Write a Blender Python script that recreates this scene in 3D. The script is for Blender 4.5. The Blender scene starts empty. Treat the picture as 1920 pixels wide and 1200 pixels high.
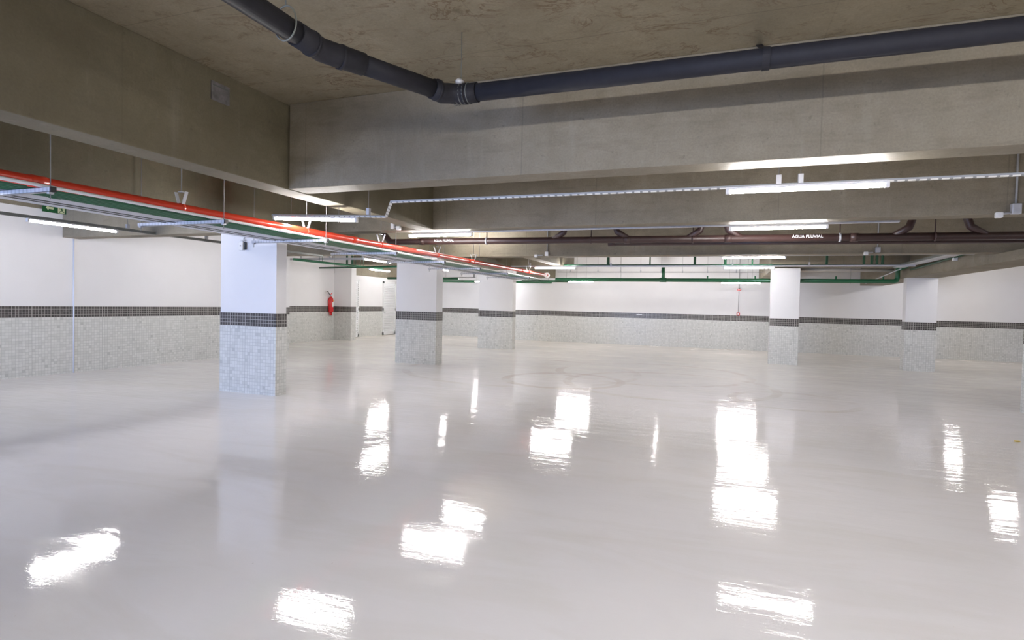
import bpy, bmesh, math, random
from mathutils import Vector, Matrix
random.seed(7)
S = bpy.context.scene
COL = S.collection

# ---------------------------------------------------------------- camera
cam_data = bpy.data.cameras.new('camera')
cam_data.sensor_width = 36.0
cam_data.lens = 1060.7 / 1920 * 36.0
cam_data.clip_start = 0.05
cam = bpy.data.objects.new('camera', cam_data)
COL.objects.link(cam)
yaw, pitch, roll = 0.35018, -0.02778, 0.02253
F = Vector((-math.sin(yaw) * math.cos(pitch), math.cos(yaw) * math.cos(pitch), math.sin(pitch)))
Rt = Vector((math.cos(yaw), math.sin(yaw), 0))
Up = Rt.cross(F)
r_ = math.cos(roll) * Rt + math.sin(roll) * Up
u_ = -math.sin(roll) * Rt + math.cos(roll) * Up
mw = Matrix((r_, u_, -F)).transposed().to_4x4()
mw.translation = Vector((0, 0, 1.5))
cam.matrix_world = mw
S.camera = cam

# ---------------------------------------------------------------- world, daylight, exposure
W = bpy.data.worlds.new('world')
S.world = W
W.use_nodes = True
W.node_tree.nodes['Background'].inputs[0].default_value = (0.50, 0.66, 1.0, 1)
W.node_tree.nodes['Background'].inputs[1].default_value = 1.2
S.view_settings.view_transform = 'Standard'
S.view_settings.look = 'None'
S.view_settings.gamma = 1.0
S.view_settings.use_curve_mapping = False
S.view_settings.exposure = 0.62
S.cycles.use_denoising = True
S.cycles.max_bounces = 10
S.cycles.diffuse_bounces = 7
S.cycles.glossy_bounces = 4
S.cycles.sample_clamp_indirect = 8.0
S.cycles.caustics_reflective = False
S.cycles.caustics_refractive = False
LAMP_STRENGTH = 120.0
LAMP_COLOR = (1.0, 0.972, 0.962, 1)

def area(name, loc, rot, sx, sy, power, color):
    L = bpy.data.lights.new(name, 'AREA')
    L.shape = 'RECTANGLE'; L.size = sx; L.size_y = sy
    L.energy = power; L.color = color
    o = bpy.data.objects.new(name, L); COL.objects.link(o)
    o.location = loc; o.rotation_euler = rot
    return o
# sky light that comes in through the entrance opening of the back wall (x -11.4..-5.6, y -7)
area('entrance_daylight', (-8.5, -7.2, 1.30), (math.radians(90), 0, math.radians(0)), 5.6, 2.3, 620, (0.42, 0.58, 1.0))

# ---------------------------------------------------------------- materials
def new_mat(name):
    m = bpy.data.materials.new(name); m.use_nodes = True
    nt = m.node_tree
    return m, nt, nt.nodes['Principled BSDF']
def N(nt, t, **kw):
    n = nt.nodes.new(t)
    for k, v in kw.items(): setattr(n, k, v)
    return n
def math_n(nt, op, a, b=None, c=None):
    n = N(nt, 'ShaderNodeMath', operation=op)
    for i, v in enumerate((a, b, c)):
        if v is None: continue
        if isinstance(v, (int, float)): n.inputs[i].default_value = v
        else: nt.links.new(v, n.inputs[i])
    return n.outputs[0]
def mix_c(nt, f, a, b, mode='MIX'):
    n = N(nt, 'ShaderNodeMix', data_type='RGBA', blend_type=mode)
    for i, v in ((0, f), (6, a), (7, b)):
        if isinstance(v, (int, float)): n.inputs[i].default_value = v
        elif isinstance(v, tuple): n.inputs[i].default_value = (*v[:3], 1)
        else: nt.links.new(v, n.inputs[i])
    return n.outputs[2]
def pos(nt):
    g = N(nt, 'ShaderNodeNewGeometry')
    s = N(nt, 'ShaderNodeSeparateXYZ'); nt.links.new(g.outputs['Position'], s.inputs[0])
    n = N(nt, 'ShaderNodeSeparateXYZ'); nt.links.new(g.outputs['True Normal'], n.inputs[0])
    return g.outputs['Position'], s.outputs, n.outputs
def noise(nt, vec, scale, detail=4, rough=0.55, dist=0.0):
    n = N(nt, 'ShaderNodeTexNoise')
    n.inputs['Scale'].default_value = scale; n.inputs['Detail'].default_value = detail
    n.inputs['Roughness'].default_value = rough; n.inputs['Distortion'].default_value = dist
    nt.links.new(vec, n.inputs['Vector'])
    return n.outputs['Fac']
def scaled(nt, vec, s, loc=(0, 0, 0)):
    m = N(nt, 'ShaderNodeMapping'); m.inputs['Scale'].default_value = s; m.inputs['Location'].default_value = loc
    nt.links.new(vec, m.inputs['Vector']); return m.outputs[0]
def ramp(nt, f, lo, hi, a=0.0, b=1.0):
    n = N(nt, 'ShaderNodeMapRange'); n.inputs[1].default_value = lo; n.inputs[2].default_value = hi
    n.inputs[3].default_value = a; n.inputs[4].default_value = b; n.clamp = True
    nt.links.new(f, n.inputs[0]); return n.outputs[0]
def bump(nt, bsdf, h, strength, dist=0.01):
    b = N(nt, 'ShaderNodeBump'); b.inputs['Strength'].default_value = strength; b.inputs['Distance'].default_value = dist
    nt.links.new(h, b.inputs['Height']); nt.links.new(b.outputs[0], bsdf.inputs['Normal'])

def concrete(name, base=(0.30, 0.265, 0.215), slab=False, jt=0.5):
    m, nt, B = new_mat(name)
    P, p, n = pos(nt)
    big = noise(nt, P, 0.7, 5, 0.6)
    mid = noise(nt, scaled(nt, P, (1, 1, 1)), 4.5, 6, 0.62, 0.6)
    fine = noise(nt, P, 60, 3, 0.6)
    col = mix_c(nt, ramp(nt, big, 0.3, 0.72), tuple(c * 0.76 for c in base), tuple(c * 1.22 for c in base))
    col = mix_c(nt, ramp(nt, mid, 0.35, 0.70, 0, 0.55), col, (base[0] * 0.72, base[1] * 0.70, base[2] * 0.62))
    col = mix_c(nt, ramp(nt, fine, 0.3, 0.7, 0, 0.30), col, (0.12, 0.10, 0.07))
    # formwork panels: joints every 2.45 m and a tone of its own for each panel
    along = math_n(nt, 'ADD', math_n(nt, 'MULTIPLY', p[0], math_n(nt, 'GREATER_THAN', math_n(nt, 'ABSOLUTE', n[1]), 0.5)),
                   math_n(nt, 'MULTIPLY', p[1], math_n(nt, 'GREATER_THAN', math_n(nt, 'ABSOLUTE', n[0]), 0.5)))
    if slab: along = p[0]
    t = math_n(nt, 'DIVIDE', math_n(nt, 'ADD', along, 1.32 + 24.4), 2.40)
    cell = math_n(nt, 'FLOOR', t); fr = math_n(nt, 'FRACT', t)
    wn = N(nt, 'ShaderNodeTexWhiteNoise', noise_dimensions='1D'); nt.links.new(cell, wn.inputs['W'])
    col = mix_c(nt, ramp(nt, wn.outputs['Value'], 0, 1, 0, 0.16), col, (0.16, 0.15, 0.12))
    wob = math_n(nt, 'MULTIPLY', math_n(nt, 'SUBTRACT', noise(nt, P, 3, 2), 0.5), 0.006)
    joint = math_n(nt, 'LESS_THAN', math_n(nt, 'ADD', fr, wob), 0.0045)
    col = mix_c(nt, math_n(nt, 'MULTIPLY', joint, jt), col, (0.07, 0.06, 0.05))
    if slab:
        t2 = math_n(nt, 'DIVIDE', math_n(nt, 'ADD', p[1], 20.0 + 0.1), 1.22)
        j2 = math_n(nt, 'LESS_THAN', math_n(nt, 'ADD', math_n(nt, 'FRACT', t2), wob), 0.008)
        col = mix_c(nt, math_n(nt, 'MULTIPLY', j2, 0.35), col, (0.10, 0.08, 0.05))
        # rusty veins left by the formwork
        v = noise(nt, scaled(nt, P, (1.0, 1.7, 1)), 1.6, 7, 0.62, 1.2)
        vein = ramp(nt, math_n(nt, 'ABSOLUTE', math_n(nt, 'SUBTRACT', v, 0.5)), 0.0, 0.022, 1, 0)
        gate = ramp(nt, noise(nt, P, 1.3, 3), 0.46, 0.62)
        col = mix_c(nt, math_n(nt, 'MULTIPLY', math_n(nt, 'MULTIPLY', vein, gate), 0.8), col, (0.13, 0.075, 0.035))
        sp = ramp(nt, noise(nt, scaled(nt, P, (1, 1.5, 1)), 6, 7, 0.72), 0.56, 0.70, 0, 0.65)
        col = mix_c(nt, sp, col, (0.12, 0.085, 0.045))
    else:
        # pale drips and scuffs
        st = noise(nt, scaled(nt, P, (2.5, 2.5, 0.35)), 3, 4, 0.6)
        col = mix_c(nt, ramp(nt, st, 0.58, 0.75, 0, 0.15), col, (0.42, 0.41, 0.35))
        st2 = noise(nt, scaled(nt, P, (1, 1, 1)), 14, 5, 0.7)
        col = mix_c(nt, ramp(nt, st2, 0.62, 0.72, 0, 0.45), col, (0.10, 0.085, 0.06))
        lo = noise(nt, scaled(nt, P, (0.8, 0.8, 4)), 2.2, 6, 0.66, 0.5)
        col = mix_c(nt, ramp(nt, lo, 0.50, 0.72, 0, 0.42), col, (0.15, 0.125, 0.085))
    nt.links.new(col, B.inputs['Base Color'])
    B.inputs['Roughness'].default_value = 0.62
    B.inputs['Specular IOR Level'].default_value = 0.35
    h = math_n(nt, 'ADD', math_n(nt, 'MULTIPLY', mid, 0.8), math_n(nt, 'MULTIPLY', fine, 0.12))
    bump(nt, B, h, 0.35, 0.012)
    return m

def plain(name, color, rough=0.5, metal=0.0, spec=0.5, var=0.0, scale=8):
    m, nt, B = new_mat(name)
    B.inputs['Roughness'].default_value = rough
    B.inputs['Metallic'].default_value = metal
    B.inputs['Specular IOR Level'].default_value = spec
    if var:
        P, p, n = pos(nt)
        f = noise(nt, P, scale, 5, 0.6)
        col = mix_c(nt, ramp(nt, f, 0.3, 0.7), tuple(c * (1 - var) for c in color), tuple(min(1, c * (1 + var)) for c in color))
        nt.links.new(col, B.inputs['Base Color'])
    else:
        B.inputs['Base Color'].default_value = (*color, 1)
    return m

def mosaic(name, dark=False, s=0.0515, z0=1.066):
    m, nt, B = new_mat(name)
    P, p, n = pos(nt)
    useX = math_n(nt, 'GREATER_THAN', math_n(nt, 'ABSOLUTE', n[1]), 0.5)
    u = math_n(nt, 'ADD', math_n(nt, 'MULTIPLY', p[0], useX), math_n(nt, 'MULTIPLY', p[1], math_n(nt, 'SUBTRACT', 1.0, useX)))
    tu = math_n(nt, 'DIVIDE', math_n(nt, 'ADD', u, 51.5), s)
    tv = math_n(nt, 'DIVIDE', math_n(nt, 'ADD', p[2], s * 40 - z0), s)
    cx = N(nt, 'ShaderNodeCombineXYZ')
    nt.links.new(math_n(nt, 'FLOOR', tu), cx.inputs[0]); nt.links.new(math_n(nt, 'FLOOR', tv), cx.inputs[1]); nt.links.new(useX, cx.inputs[2])
    wn = N(nt, 'ShaderNodeTexWhiteNoise', noise_dimensions='3D'); nt.links.new(cx.outputs[0], wn.inputs['Vector'])
    # distance of a point from the nearest tile edge
    def edge(t):
        f = math_n(nt, 'FRACT', t)
        return math_n(nt, 'MINIMUM', f, math_n(nt, 'SUBTRACT', 1.0, f))
    # every sixth joint (the edge of a mosaic sheet) is a little wider
    t6 = math_n(nt, 'DIVIDE', tu, 6.0)
    e6 = math_n(nt, 'MULTIPLY', edge(t6), 6.0)
    w = 0.062 if dark else 0.045
    g = math_n(nt, 'MAXIMUM', math_n(nt, 'LESS_THAN', edge(tu), w), math_n(nt, 'LESS_THAN', edge(tv), w))
    g = math_n(nt, 'MAXIMUM', g, math_n(nt, 'LESS_THAN', e6, w * 1.7))
    val = wn.outputs['Value']
    if dark:
        tile = mix_c(nt, val, (0.040, 0.036, 0.036), (0.085, 0.075, 0.072))
        grout = (0.42, 0.41, 0.39)
    else:
        tile = mix_c(nt, ramp(nt, val, 0, 1), (0.60, 0.61, 0.59), (0.72, 0.725, 0.71))
        tile = mix_c(nt, ramp(nt, val, 0.92, 1.0, 0, 0.7), tile, (0.40, 0.415, 0.40))
        vein = noise(nt, P, 40, 3, 0.6)
        tile = mix_c(nt, ramp(nt, vein, 0.5, 0.8, 0, 0.25), tile, (0.50, 0.51, 0.50))
        grout = (0.47, 0.475, 0.47)
    col = mix_c(nt, g, tile, grout)
    nt.links.new(col, B.inputs['Base Color'])
    nt.links.new(math_n(nt, 'ADD', math_n(nt, 'MULTIPLY', g, 0.4), 0.28), B.inputs['Roughness'])
    bump(nt, B, math_n(nt, 'SUBTRACT', 1.0, g), 0.3, 0.002)
    return m

def floor_material():
    m, nt, B = new_mat('epoxy_floor')
    P, p, n = pos(nt)
    base = mix_c(nt, ramp(nt, noise(nt, P, 0.35, 5, 0.6), 0.3, 0.7), (0.77, 0.755, 0.78), (0.84, 0.825, 0.85))
    # trowel marks and worn patches, drawn out along x
    tr = noise(nt, scaled(nt, P, (0.5, 1.6, 1)), 1.2, 6, 0.6, 0.8)
    base = mix_c(nt, ramp(nt, tr, 0.48, 0.68, 0, 0.45), base, (0.70, 0.675, 0.655))
    far = ramp(nt, p[1], 9.0, 21.0)
    base = mix_c(nt, math_n(nt, 'MULTIPLY', far, 0.75), base, (0.82, 0.77, 0.71))    # dust brought in near the far wall
    # scattered specks
    sp = noise(nt, P, 22, 2, 0.5)
    base = mix_c(nt, ramp(nt, sp, 0.79, 0.81, 0, 0.5), base, (0.33, 0.27, 0.2))
    # tyre tracks: arcs swept by a turning car
    def ring(cx, cy, r, w, amt, b, gate_lo):
        dx = math_n(nt, 'SUBTRACT', p[0], cx); dy = math_n(nt, 'SUBTRACT', p[1], cy)
        d = math_n(nt, 'SQRT', math_n(nt, 'ADD', math_n(nt, 'MULTIPLY', dx, dx), math_n(nt, 'MULTIPLY', dy, dy)))
        k = ramp(nt, math_n(nt, 'ABSOLUTE', math_n(nt, 'SUBTRACT', d, r)), w * 0.7, w, 1, 0)
        gt = ramp(nt, noise(nt, P, 0.9, 5, 0.7), gate_lo, gate_lo + 0.14)
        return mix_c(nt, math_n(nt, 'MULTIPLY', math_n(nt, 'MULTIPLY', k, gt), amt), b, (0.58, 0.51, 0.44))
    base = ring(-2.9, 11.0, 1.15, 0.10, 0.55, base, 0.34)
    base = ring(-0.9, 11.4, 1.95, 0.10, 0.45, base, 0.38)
    base = ring(-1.4, 13.2, 2.1, 0.11, 0.45, base, 0.42)
    base = ring(-4.2, 12.2, 2.6, 0.10, 0.40, base, 0.45)
    base = ring(1.2, 10.4, 0.95, 0.09, 0.35, base, 0.42)
    nt.links.new(base, B.inputs['Base Color'])
    rn = noise(nt, P, 1.1, 5, 0.65, 0.5)
    rough = math_n(nt, 'ADD', ramp(nt, rn, 0.35, 0.7, 0.03, 0.07), math_n(nt, 'MULTIPLY', far, 0.16))
    rough = math_n(nt, 'ADD', rough, ramp(nt, tr, 0.5, 0.68, 0, 0.08))
    nt.links.new(rough, B.inputs['Roughness'])
    B.inputs['Specular IOR Level'].default_value = 0.32
    h1 = noise(nt, scaled(nt, P, (0.55, 1.0, 1)), 1.5, 2, 0.5)
    h2 = noise(nt, scaled(nt, P, (0.4, 2.2, 1)), 5, 3, 0.5)
    h3 = noise(nt, P, 70, 2, 0.5)
    h = math_n(nt, 'ADD', math_n(nt, 'MULTIPLY', h1, 0.6), math_n(nt, 'MULTIPLY', h2, ramp(nt, p[1], 3.0, 8.0, 0.10, 0.26)))
    h = math_n(nt, 'ADD', h, math_n(nt, 'MULTIPLY', h3, 0.02))
    bump(nt, B, h, 1.0, 0.012)
    return m

def slotted(name, color, axis, period=0.055, fill=0.5, amt=0.72):
    """galvanised channel with punched slots, drawn as a dark dash pattern along an axis"""
    m, nt, B = new_mat(name)
    P, p, n = pos(nt)
    f = math_n(nt, 'FRACT', math_n(nt, 'DIVIDE', math_n(nt, 'ADD', p[axis], 50.0), period))
    slot = math_n(nt, 'LESS_THAN', f, fill)
    g = noise(nt, P, 14, 4)
    base = mix_c(nt, ramp(nt, g, 0.3, 0.7), tuple(c * 0.9 for c in color), tuple(min(1, c * 1.08) for c in color))
    col = mix_c(nt, math_n(nt, 'MULTIPLY', slot, amt), base, (0.06, 0.06, 0.065))
    nt.links.new(col, B.inputs['Base Color'])
    B.inputs['Roughness'].default_value = 0.4
    B.inputs['Metallic'].default_value = 0.35
    return m

def emitter(name, color, strength):
    m, nt, B = new_mat(name)
    B.inputs['Base Color'].default_value = (0.9, 0.9, 0.9, 1)
    B.inputs['Emission Color'].default_value = color
    B.inputs['Emission Strength'].default_value = strength
    return m

M = {}
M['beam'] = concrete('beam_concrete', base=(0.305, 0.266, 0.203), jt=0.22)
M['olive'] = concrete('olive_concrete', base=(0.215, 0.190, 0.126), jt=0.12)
M['soffit'] = concrete('soffit_concrete', slab=True, base=(0.335, 0.285, 0.195), jt=0.15)
M['paint'] = plain('white_wall_paint', (0.785, 0.78, 0.80), 0.55, var=0.02, scale=1.2)
M['tile'] = mosaic('pale_marble_mosaic')
M['band'] = mosaic('black_mosaic', dark=True)
M['floor'] = floor_material()
M['lamp'] = emitter('lit_tube', LAMP_COLOR, LAMP_STRENGTH)
M['batten'] = plain('white_enamel', (0.78, 0.78, 0.80), 0.35)
M['galv'] = plain('galvanised_steel', (0.55, 0.56, 0.60), 0.42, 0.35, var=0.08, scale=18)
M['galvx'] = slotted('slotted_galvanised_x', (0.60, 0.61, 0.66), 0, 0.05, 0.3, 0.25)
M['slotx'] = slotted('slotted_lip', (0.72, 0.71, 0.68), 0, 0.075, 0.3, 0.7)
M['galvy'] = slotted('slotted_galvanised_y', (0.58, 0.59, 0.62), 1, 0.07, 0.5)
M['tray'] = plain('pale_galvanised_sheet', (0.66, 0.67, 0.72), 0.42, 0.2, var=0.05, scale=9)
M['red'] = plain('red_pipe_paint', (0.66, 0.052, 0.022), 0.28, spec=0.6)
M['redx'] = plain('extinguisher_red', (0.62, 0.02, 0.025), 0.25)
M['green'] = plain('green_pipe_paint', (0.02, 0.125, 0.055), 0.28, var=0.15, scale=3)
M['dkgreen'] = plain('deep_green_pipe_paint', (0.012, 0.075, 0.035), 0.3)
M['brown'] = plain('brown_pipe_paint', (0.050, 0.026, 0.023), 0.4, var=0.12, scale=6)
M['slate'] = plain('slate_grey_pvc', (0.021, 0.021, 0.027), 0.62, spec=0.25, var=0.12, scale=10)
M['white'] = plain('white_plastic', (0.80, 0.80, 0.80), 0.4)
M['cond'] = plain('grey_conduit', (0.36, 0.37, 0.39), 0.4)
M['black'] = plain('black_plastic', (0.018, 0.018, 0.02), 0.4)
M['rod'] = plain('zinc_rod', (0.26, 0.26, 0.26), 0.5, 0.1)
M['rail'] = plain('dark_conduit_rail', (0.16, 0.17, 0.16), 0.45)
M['door'] = plain('white_door_paint', (0.84, 0.85, 0.87), 0.4)
M['exit'] = plain('exit_sign_green', (0.006, 0.085, 0.022), 0.4)
M['cream'] = plain('photoluminescent_cream', (0.62, 0.66, 0.42), 0.5)
M['beige'] = plain('beige_pipe', (0.55, 0.50, 0.44), 0.45)
M['yellow'] = plain('yellow_scrap', (0.75, 0.5, 0.02), 0.6)
M['patch'] = plain('grey_board', (0.20, 0.19, 0.19), 0.6, var=0.35, scale=14)
M['text'] = plain('white_lettering', (0.85, 0.85, 0.85), 0.5)
M['strip'] = plain('pale_pvc_strip', (0.72, 0.78, 0.92), 0.4)
M['void'] = plain('dark_gap', (0.01, 0.01, 0.01), 0.9)

# ---------------------------------------------------------------- geometry helpers
class MB:
    """collects shapes for ONE mesh object"""
    def __init__(s): s.bm = bmesh.new()
    def box(s, x0, x1, y0, y1, z0, z1):
        vs = [s.bm.verts.new((x, y, z)) for z in (z0, z1) for y in (y0, y1) for x in (x0, x1)]
        for f in ((0, 2, 3, 1), (4, 5, 7, 6), (0, 1, 5, 4), (2, 6, 7, 3), (0, 4, 6, 2), (1, 3, 7, 5)):
            s.bm.faces.new([vs[i] for i in f])
        return s
    def obox(s, c, ax, ay, az, hx, hy, hz):
        """oriented box"""
        c = Vector(c); vs = []
        for k in (-1, 1):
            for j in (-1, 1):
                for i in (-1, 1):
                    vs.append(s.bm.verts.new(c + Vector(ax) * hx * i + Vector(ay) * hy * j + Vector(az) * hz * k))
        for f in ((0, 2, 3, 1), (4, 5, 7, 6), (0, 1, 5, 4), (2, 6, 7, 3), (0, 4, 6, 2), (1, 3, 7, 5)):
            s.bm.faces.new([vs[i] for i in f])
        return s
    def prism(s, poly, axis, a, b):
        """2-D polygon extruded along an axis; poly coordinates are the two other axes in order"""
        def pt(q, t):
            if axis == 0: return (t, q[0], q[1])
            if axis == 1: return (q[0], t, q[1])
            return (q[0], q[1], t)
        lo = [s.bm.verts.new(pt(q, a)) for q in poly]; hi = [s.bm.verts.new(pt(q, b)) for q in poly]
        s.bm.faces.new(lo); s.bm.faces.new(list(reversed(hi)))
        n = len(poly)
        for i in range(n): s.bm.faces.new([lo[i], hi[i], hi[(i + 1) % n], lo[(i + 1) % n]])
        return s
    def tube(s, pts, r, n=14, caps=True):
        """round section swept along a polyline, mitred at the bends"""
        pts = [Vector(p) for p in pts]
        rs = r if isinstance(r, (list, tuple)) else [r] * len(pts)
        d = [(pts[i + 1] - pts[i]).normalized() for i in range(len(pts) - 1)]
        t0 = d[0]
        a = Vector((0, 0, 1)) if abs(t0.z) < 0.9 else Vector((1, 0, 0))
        u = t0.cross(a).normalized()
        rings = []
        for i, p in enumerate(pts):
            t = d[0] if i == 0 else d[-1] if i == len(pts) - 1 else (d[i - 1] + d[i]).normalized()
            u = (u - t * u.dot(t)).normalized()
            v = t.cross(u)
            m = 1.0
            if 0 < i < len(pts) - 1:
                c = max(0.35, t.dot(d[i])); bend = (d[i] - d[i - 1])
                bl = bend.length
                bend = bend.normalized() if bl > 1e-6 else None
            else: bend = None; c = 1
            ring = []
            for k in range(n):
                w = (u * math.cos(2 * math.pi * k / n) + v * math.sin(2 * math.pi * k / n)) * rs[i]
                if bend is not None: w = w + bend * w.dot(bend) * (1 / c - 1)
                ring.append(s.bm.verts.new(p + w))
            rings.append(ring)
        for i in range(len(rings) - 1):
            for k in range(n):
                f = s.bm.faces.new([rings[i][k], rings[i][(k + 1) % n], rings[i + 1][(k + 1) % n], rings[i + 1][k]])
                f.smooth = True
        if caps:
            s.bm.faces.new(list(reversed(rings[0]))); s.bm.faces.new(rings[-1])
        return s
    def lathe(s, prof, c, n=20, axis='z'):
        """profile of (r, h) turned about an axis through c"""
        c = Vector(c); rings = []
        for r, h in prof:
            ring = []
            for k in range(n):
                a = 2 * math.pi * k / n
                q = {'z': (r * math.cos(a), r * math.sin(a), h), 'x': (h, r * math.cos(a), r * math.sin(a)), 'y': (r * math.cos(a), h, r * math.sin(a))}[axis]
                ring.append(s.bm.verts.new(c + Vector(q)))
            rings.append(ring)
        for i in range(len(rings) - 1):
            for k in range(n):
                f = s.bm.faces.new([rings[i][k], rings[i][(k + 1) % n], rings[i + 1][(k + 1) % n], rings[i + 1][k]]); f.smooth = True
        s.bm.faces.new(list(reversed(rings[0]))); s.bm.faces.new(rings[-1])
        return s
    def build(s, name, mat, parent=None, bevel=0.0):
        bmesh.ops.recalc_face_normals(s.bm, faces=s.bm.faces)
        me = bpy.data.meshes.new(name); s.bm.to_mesh(me); s.bm.free()
        me.materials.append(mat)
        o = bpy.data.objects.new(name, me); COL.objects.link(o)
        if parent is not None: o.parent = parent; o.matrix_parent_inverse = parent_inv(parent)
        if bevel:
            b = o.modifiers.new('bevel', 'BEVEL'); b.width = bevel; b.segments = 2; b.limit_method = 'ANGLE'
        return o
def world_m(o):
    m = Matrix.LocRotScale(o.location, o.rotation_euler, o.scale)
    return (world_m(o.parent) @ o.matrix_parent_inverse @ m) if o.parent else m
def parent_inv(p): return world_m(p).inverted()
def tag(o, label=None, cat=None, group=None, kind=None):
    if label: o['label'] = label
    if cat: o['category'] = cat
    if group: o['group'] = group
    if kind: o['kind'] = kind
    return o
def thing(name, label, cat, loc=(0, 0, 0), group=None, kind=None):
    o = bpy.data.objects.new(name, None); COL.objects.link(o)
    o.empty_display_size = 0.1; o.location = loc
    return tag(o, label, cat, group, kind)
def bx(x0, x1, y0, y1, z0, z1): return MB().box(x0, x1, y0, y1, z0, z1)

SLAB = 3.56
XF0, XF1, YF0, YF1 = -14.6, 13.4, -7.6, 24.2

# ---------------------------------------------------------------- the setting
tag(bx(XF0, XF1, YF0, YF1, -0.2, 0).build('floor', M['floor']), 'glossy pale grey epoxy floor of the garage with faint tyre tracks', 'floor', kind='structure')
tag(bx(XF0, XF1, YF0, YF1, SLAB, SLAB + 0.25).build('ceiling', M['soffit']), 'raw concrete ceiling slab with rusty veins above the beams', 'ceiling', kind='structure')

TZ, BZ = 1.066, 1.272   # top of the pale tiling, top of the black band
def wall(name, label, x0, x1, y0, y1, faces, top=SLAB, over=None):
    """plastered wall; faces lists the tiled sides ('+x', '-x', '+y', '-y')"""
    w = bx(x0, x1, y0, y1, 0, top).build(name, M['paint'])
    tag(w, label, 'wall', kind='structure')
    for nm, za, zb, mt in (('tile_wainscot', 0.0, TZ, M['tile']), ('black_tile_band', TZ, BZ, M['band'])):
        b = MB()
        for f in faces:
            e = 0.006
            if f == '+x': b.box(x1, x1 + e, y0, y1, za, zb)
            if f == '-x': b.box(x0 - e, x0, y0, y1, za, zb)
            if f == '-y': b.box(x0, x1, y0 - e, y0, za, zb)
            if f == '+y': b.box(x0, x1, y1, y1 + e, za, zb)
        b.build(nm, mt, w)
    if over:
        bx(*over).build('concrete_strip', M['beam'], w)
    return w
wall('wall_left', 'white wall with pale mosaic dado and black tile band, left of the nearest column', -11.9, -11.61, -7.3, 13.1, ['+x'], 3.04,
     (-11.9, -11.61, -7.3, 13.1, 3.04, SLAB))
wall('wall_recess', 'white tiled wall that carries the red fire extinguisher', -14.1, -13.75, 13.1, 17.87, ['+x'])
wall('wall_recess_return', 'return wall that closes the recess on its near side', -13.75, -11.9, 12.8, 13.1, ['+y'])
wall('wall_louvred_doors', 'white tiled wall with two louvred doors at the back of the recess', -14.3, -13.95, 17.87, 23.7, ['+x'], 2.54,
     (-14.3, -13.95, 17.87, 23.7, 2.54, SLAB))
wall('wall_far_left', 'brightly lit white tiled wall between the second and third columns', -13.95, -8.8, 23.4, 23.7, ['-y'])
wall('wall_far', 'long white far wall with pale mosaic dado and black tile band', -8.8, 13.1, 22.65, 23.7, ['-y'])
tag(bx(13.1, 13.4, -7.3, 23.7, 0, SLAB).build('wall_right', M['paint']), 'white side wall beyond the right edge of the view', 'wall', kind='structure')
bw = MB(); bw.box(-11.9, -11.4, -7.3, -7.0, 0, SLAB).box(-5.6, 13.1, -7.3, -7.0, 0, SLAB).box(-11.4, -5.6, -7.3, -7.0, 2.5, SLAB)
tag(bw.build('wall_back', M['paint']), 'wall behind the viewer with the wide vehicle entrance', 'wall', kind='structure')
tag(MB().tube([(-11.602, 7.29, 0.0), (-11.602, 7.29, 2.555)], 0.011, 8).build('trim_1', M['strip']), 'thin pale joint strip up the left wall', 'trim', kind='structure')

# jutting pier beside the fire extinguisher
def column(name, label, x0, x1, y0, y1, top):
    c = thing(name, label, 'column', ((x0 + x1) / 2, (y0 + y1) / 2, 0), kind='thing')
    bx(x0, x1, y0, y1, BZ, top).build('painted_shaft', M['paint'], c, 0.004)
    bx(x0 - 0.005, x1 + 0.005, y0 - 0.005, y1 + 0.005, TZ, BZ).build('black_tile_band', M['band'], c)
    bx(x0 - 0.005, x1 + 0.005, y0 - 0.005, y1 + 0.005, 0, TZ).build('pale_tile_cladding', M['tile'], c)
    return c
column('tiled_pier', 'shaded tiled pier jutting from the wall beside the red extinguisher', -13.744, -12.97, 17.875, 18.17, SLAB)
column('tiled_column', 'widest and nearest tiled column, with a small white sensor on its front', -7.52, -6.40, 6.93, 7.15, 2.62)
column('tiled_column', 'tiled column next behind the nearest one, crossed at its top by the pipe rack', -7.46, -6.36, 12.10, 12.43, 2.62)
column('tiled_column', 'tiled column just left of the long far wall, under the end of the red pipe', -7.62, -6.40, 17.55, 17.85, 2.62)
column('tiled_column', 'narrow tiled column standing alone in front of the far wall', 1.335, 2.06, 17.25, 17.50, 2.66)
column('tiled_column', 'tiled column under the low beam, beside the end of the green pipe', 4.56, 5.24, 17.34, 17.62, 2.42)
column('tiled_column', 'tiled column cut by the right edge of the picture', 4.455, 5.24, 10.62, 10.96, SLAB)

def beam(name, label, x0, x1, y0, y1, z0, z1=SLAB, bevel=0.006, mat='beam'):
    return tag(bx(x0, x1, y0, y1, z0, z1).build(name, M[mat], None, bevel), label, 'beam', kind='structure')
B_Z = 2.67
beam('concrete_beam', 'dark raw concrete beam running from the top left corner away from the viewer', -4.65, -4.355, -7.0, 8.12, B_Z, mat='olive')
beam('concrete_beam', 'large raw concrete cross beam nearest the viewer, behind the slate pipe', -4.325, 4.56, 4.85, 5.13, B_Z)
beam('concrete_beam', 'raw concrete cross beam just behind the nearest long tube light', -6.40, 4.56, 8.12, 8.40, B_Z)
beam('concrete_beam', 'raw concrete cross beam behind the brown rainwater pipe', -6.40, 9.0, 12.10, 12.44, 2.585)
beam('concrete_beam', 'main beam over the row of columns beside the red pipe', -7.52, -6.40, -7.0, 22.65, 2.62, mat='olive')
tag(MB().box(4.58, 5.25, 12.44, 22.65, 2.42, SLAB).box(4.58, 5.25, 10.97, 12.44, 2.42, 2.583).build('concrete_beam', M['beam']), 'low beam running over the rightmost columns to the far wall', 'beam', kind='structure')
beam('concrete_beam', 'short beam from the narrow column back to the far wall', 1.335, 2.06, 17.50, 22.65, 2.60)
beam('concrete_beam', 'cross beam between the narrow column and the rightmost columns', 1.335, 4.58, 17.25, 17.50, 2.69)
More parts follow.
